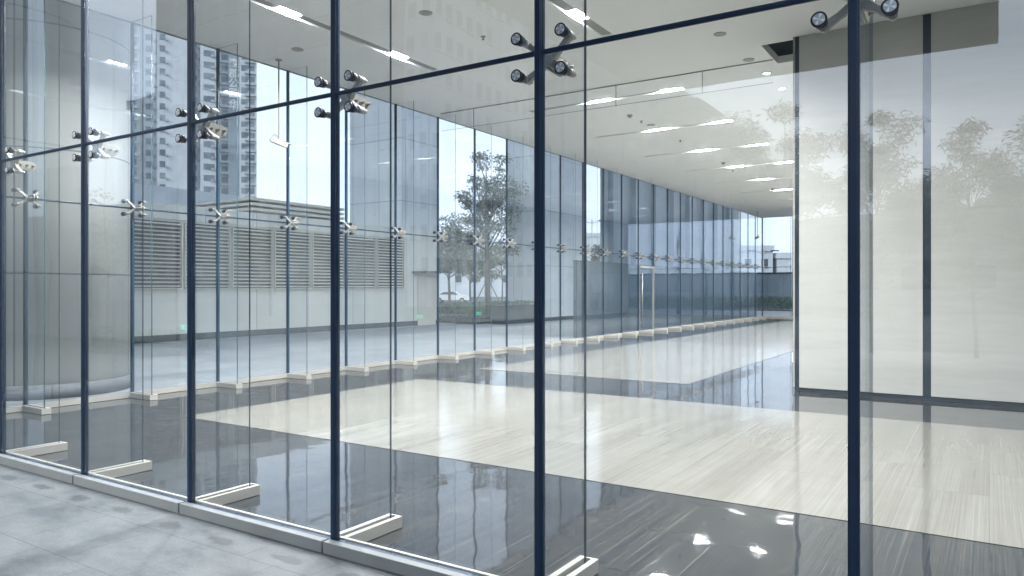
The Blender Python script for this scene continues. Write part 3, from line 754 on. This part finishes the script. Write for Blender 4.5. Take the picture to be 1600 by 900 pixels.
def hedge(name, label, x0, x1, y0, y1, h, n, size, bed=None, m='leaf_hedge'):
    random.seed(int(abs(x0*10)+n))
    cx, cy = (x0+x1)/2, (y0+y1)/2
    t = thing(name, label, 'hedge' if name == 'hedge' else 'planter', (cx, cy, 0))
    if bed: B('planter_wall', (x0-cx, x1-cx, y0-cy, y1-cy, 0, bed), M['frame_dark'], t, .01)
    else: B('soil_bed', (x0-cx, x1-cx, y0-cy, y1-cy, 0, .04), M['soil'], t)
    bm = bmesh.new(); z0 = bed or .04
    for _ in range(n):
        p = Vector((random.uniform(x0,x1)-cx, random.uniform(y0,y1)-cy, z0+(h-z0)*random.random()**.6*random.uniform(.8,1.08)))
        s = size*random.uniform(.6,1.3); d = Vector((random.uniform(-1,1), random.uniform(-1,1), random.uniform(-.2,1))).normalized()
        e = d.cross(Vector((random.uniform(-1,1), random.uniform(-1,1), random.uniform(-1,1)))).normalized()*s*.28
        bm.faces.new([bm.verts.new(w) for w in (p, p+d*s*.45+e, p+d*s, p+d*s*.45-e)])
    g = obj('foliage', bm, M[m], t)
hedge('hedge', 'clipped green hedge in a dark planter below the staked tree', -24.5, -20.6, 29.0, 32.5, .95, 9000, .10, .28)
hedge('planter', 'dark tall planter box standing between the hedge and the second pier', -20.2, -19.3, 29.3, 32.2, 1.05, 1200, .10, .9)
hedge('hedge', 'dark green hedge in front of the end boundary wall', -16, 8, 58.5, 60, 1.0, 14000, .16)
hedge('hedge', 'low green hedge on the street side, seen mirrored in the glass', -24, -17.5, -5.4, -3.6, .55, 9000, .10)

# mirrored side: trees, towers and canopy on the street side
for i, (x, y, h, sd_) in enumerate([(-4.6,-13.6,6.9,41),(-2.6,-15.0,6.7,42),(-.3,-14.6,6.0,43),(1.6,-13.4,7.1,44),(3.6,-14.2,6.9,45),(5.8,-14.8,7.4,46),(-7.4,-22,6.5,47),(8.4,-14,7.2,48)]):
    lab = ['slender feathery tree opposite, leftmost by the canopy edge','slender feathery tree opposite the dark corner strip','lower feathery tree opposite the right hand glass joint','tall feathery tree mirrored right of the glass joint','feathery tree mirrored beside the right dark strip','bushy feathery tree mirrored near the right edge','loose tree set back across the street','rightmost feathery tree across the pavement'][i]
    tree(x, y, h, lab, sd_, .8, 'leaf_tan', trunk=.055, low=.22, n=300, size=.17, clumps=34, group='feathery trees across the pavement', slim=.22)
def M2(px, py, dist):  # not used for placing by pixel; keeps the surveyed bearings readable
    return None
block('office_block', 'wide grey block across the street mirrored at the left', -94, -87.8, -62, -46.6, 25, M['mid_block'], '+Y', start=3)
block('office_tower', 'very tall dark office tower mirrored behind the tower view', -87.7, -46.7, -66, -46.6, 96, M['dull_block'], '+Y +X', pitch=3.4, ww=2.2, start=3)
block('apartment_tower', 'slim pale tower mirrored in the glass beside the third joint', -46.6, -43.2, -64, -46.6, 100, M['pale_block'], '+Y +X', pitch=1.6, ww=.9, start=3)
xs0 = [(-78,-58,46),(-57.9,-50,41),(-49.9,-42.5,33),(-42.4,-37.5,29.5),(-37.4,-33.2,25.5),(-33.1,-30,21.5)]
for i, (a, b, h) in enumerate(xs0):
    block('stepped_block', ['tallest','second tallest','third tallest','middle','second lowest','lowest'][i]+' part of the stepped skyline mirrored in the ceiling reflection', a, b, -122, -103.2, h, M['mid_block'], '+Y', start=3)
block('low_building', 'long low building behind the feathery trees across the street', -29, 34, -64, -50, 5.6, M['mid_block'], '+Y', start=1.5, ww=2)
block('low_building', 'long mid height block mirrored at the left edge of the glass', -190, -94.5, -70, -50, 12.5, M['mid_block'], '+Y', start=2)
for i, (x, y) in enumerate(((-44,-16),(-52,-20),(-38,-24))):
    tree(x, y, 7.5, ['broad tree mirrored low at the left, nearest of three','broad tree mirrored low at the left, middle of three','broad tree mirrored low at the left, set farthest back'][i], 60+i, 1.3, trunk=.12, n=110, size=.3, clumps=24)
cp = thing('entrance_canopy', 'flat grey entrance canopy projecting over the pavement', 'canopy', (0, 0, 0))
B('canopy_slab', (-6.4, .07, -8.8, 3.32, 6.02, 6.5), M['soffit'], cp)
fa = thing('upper_facade', 'building mass above the glass walls', 'building', (0,0,0))
B('wall', (FX-.05, XR+.2, GY-.03, EY+.1, CZ+.76, 7.6), M['soffit'], fa)
B('edge_band', [(FX-.06, XR+.2, GY-.04, GY-.001, CZ+.0, CZ+.759), (FX-.06, FX-.001, GY, EY+.1, CZ+.0, CZ+.759)], M['frame_dark'], fa)

# ------------------------------------------------------------------ parked car, street lamps
def car(loc, rz, label):
    t = thing('parked_car', label, 'car', loc, rz)
    prof = [(-2.2,.35),(-2.25,.7),(-2.1,.92),(-1.55,.98),(-.95,1.38),(.35,1.44),(1.05,1.0),(1.9,.86),(2.2,.7),(2.22,.35)]
    bm = bmesh.new()
    secs = []
    for yy, sc in ((-.85,.97),(-.80,1),(.80,1),(.85,.97)):
        secs.append([bm.verts.new((x*sc, yy*(1 if z < 1.0 else .82), .35+(z-.35)*sc)) for x, z in prof])
    for a in range(3):
        for i in range(len(prof)-1): bm.faces.new((secs[a][i], secs[a][i+1], secs[a+1][i+1], secs[a+1][i]))
    bm.faces.new(secs[0]); bm.faces.new(secs[-1][::-1])
    body = obj('body', bm, M['car_white'], t, .05)
    for s in (-1, 1):
        bm = bmesh.new(); A = [(-1.4,1.0),(-.9,1.32),(.3,1.37),(.9,1.0)]
        f = [bm.verts.new((x, s*(.86 if z <= 1.0 else .74), z)) for x, z in A]; bm.faces.new(f)
        r_ = bmesh.ops.extrude_face_region(bm, geom=bm.faces[:]); bmesh.ops.translate(bm, vec=(0, s*.012, 0), verts=[q for q in r_['geom'] if isinstance(q, bmesh.types.BMVert)])
        obj('side_window', bm, M['window'], t)
    for x in (-1.35, 1.35):
        for s in (-1, 1):
            bm = bmesh.new(); tube(bm, (x, s*.70, .32), (x, s*.88, .32), .32, seg=20); w = obj('wheel', bm, M['tyre'], t)
            bm = bmesh.new(); tube(bm, (x, s*.881, .32), (x, s*.89, .32), .2, seg=16); obj('rim', bm, M['steel'], w)
    for s in (-.6, .6): B('headlight', (2.14, 2.21, s-.15, s+.15, .62, .74), M['curtain_w'], t)
x, y = at(706, 88); car((x, y, 0), R(28), 'white car parked behind the hedge between the piers')
sheet('road', -110, -40, 60, 75, -.012, M['asphalt'])
def lamp(px, dist, h, label):
    x, y = at(px, dist); t = thing('street_lamp', label, 'street lamp', (x, y, 0), R(33), 'twin arm street lamps')
    bm = bmesh.new(); tube(bm, (0,0,0), (0,0,h), .11, .06, 12); obj('pole', bm, M['steel'], t)
    for s in (-1, 1):
        bm = bmesh.new(); tube(bm, (0,0,h-.5), (s*1.3,0,h-.15), .04, .03, 8); obj('arm', bm, M['steel'], t)
        bm = bmesh.new(); box(bm, s*1.3-.45, s*1.3+.45, -.14, .14, h-.2, h-.08); obj('lamp_head', bm, M['frame_dark'], t, .02)
lamp(1193, 85, 6.2, 'twin arm street lamp standing beyond the end of the lobby')
lamp(925, 95, 10.6, 'taller twin arm street lamp in the bright gap right of the second pier')
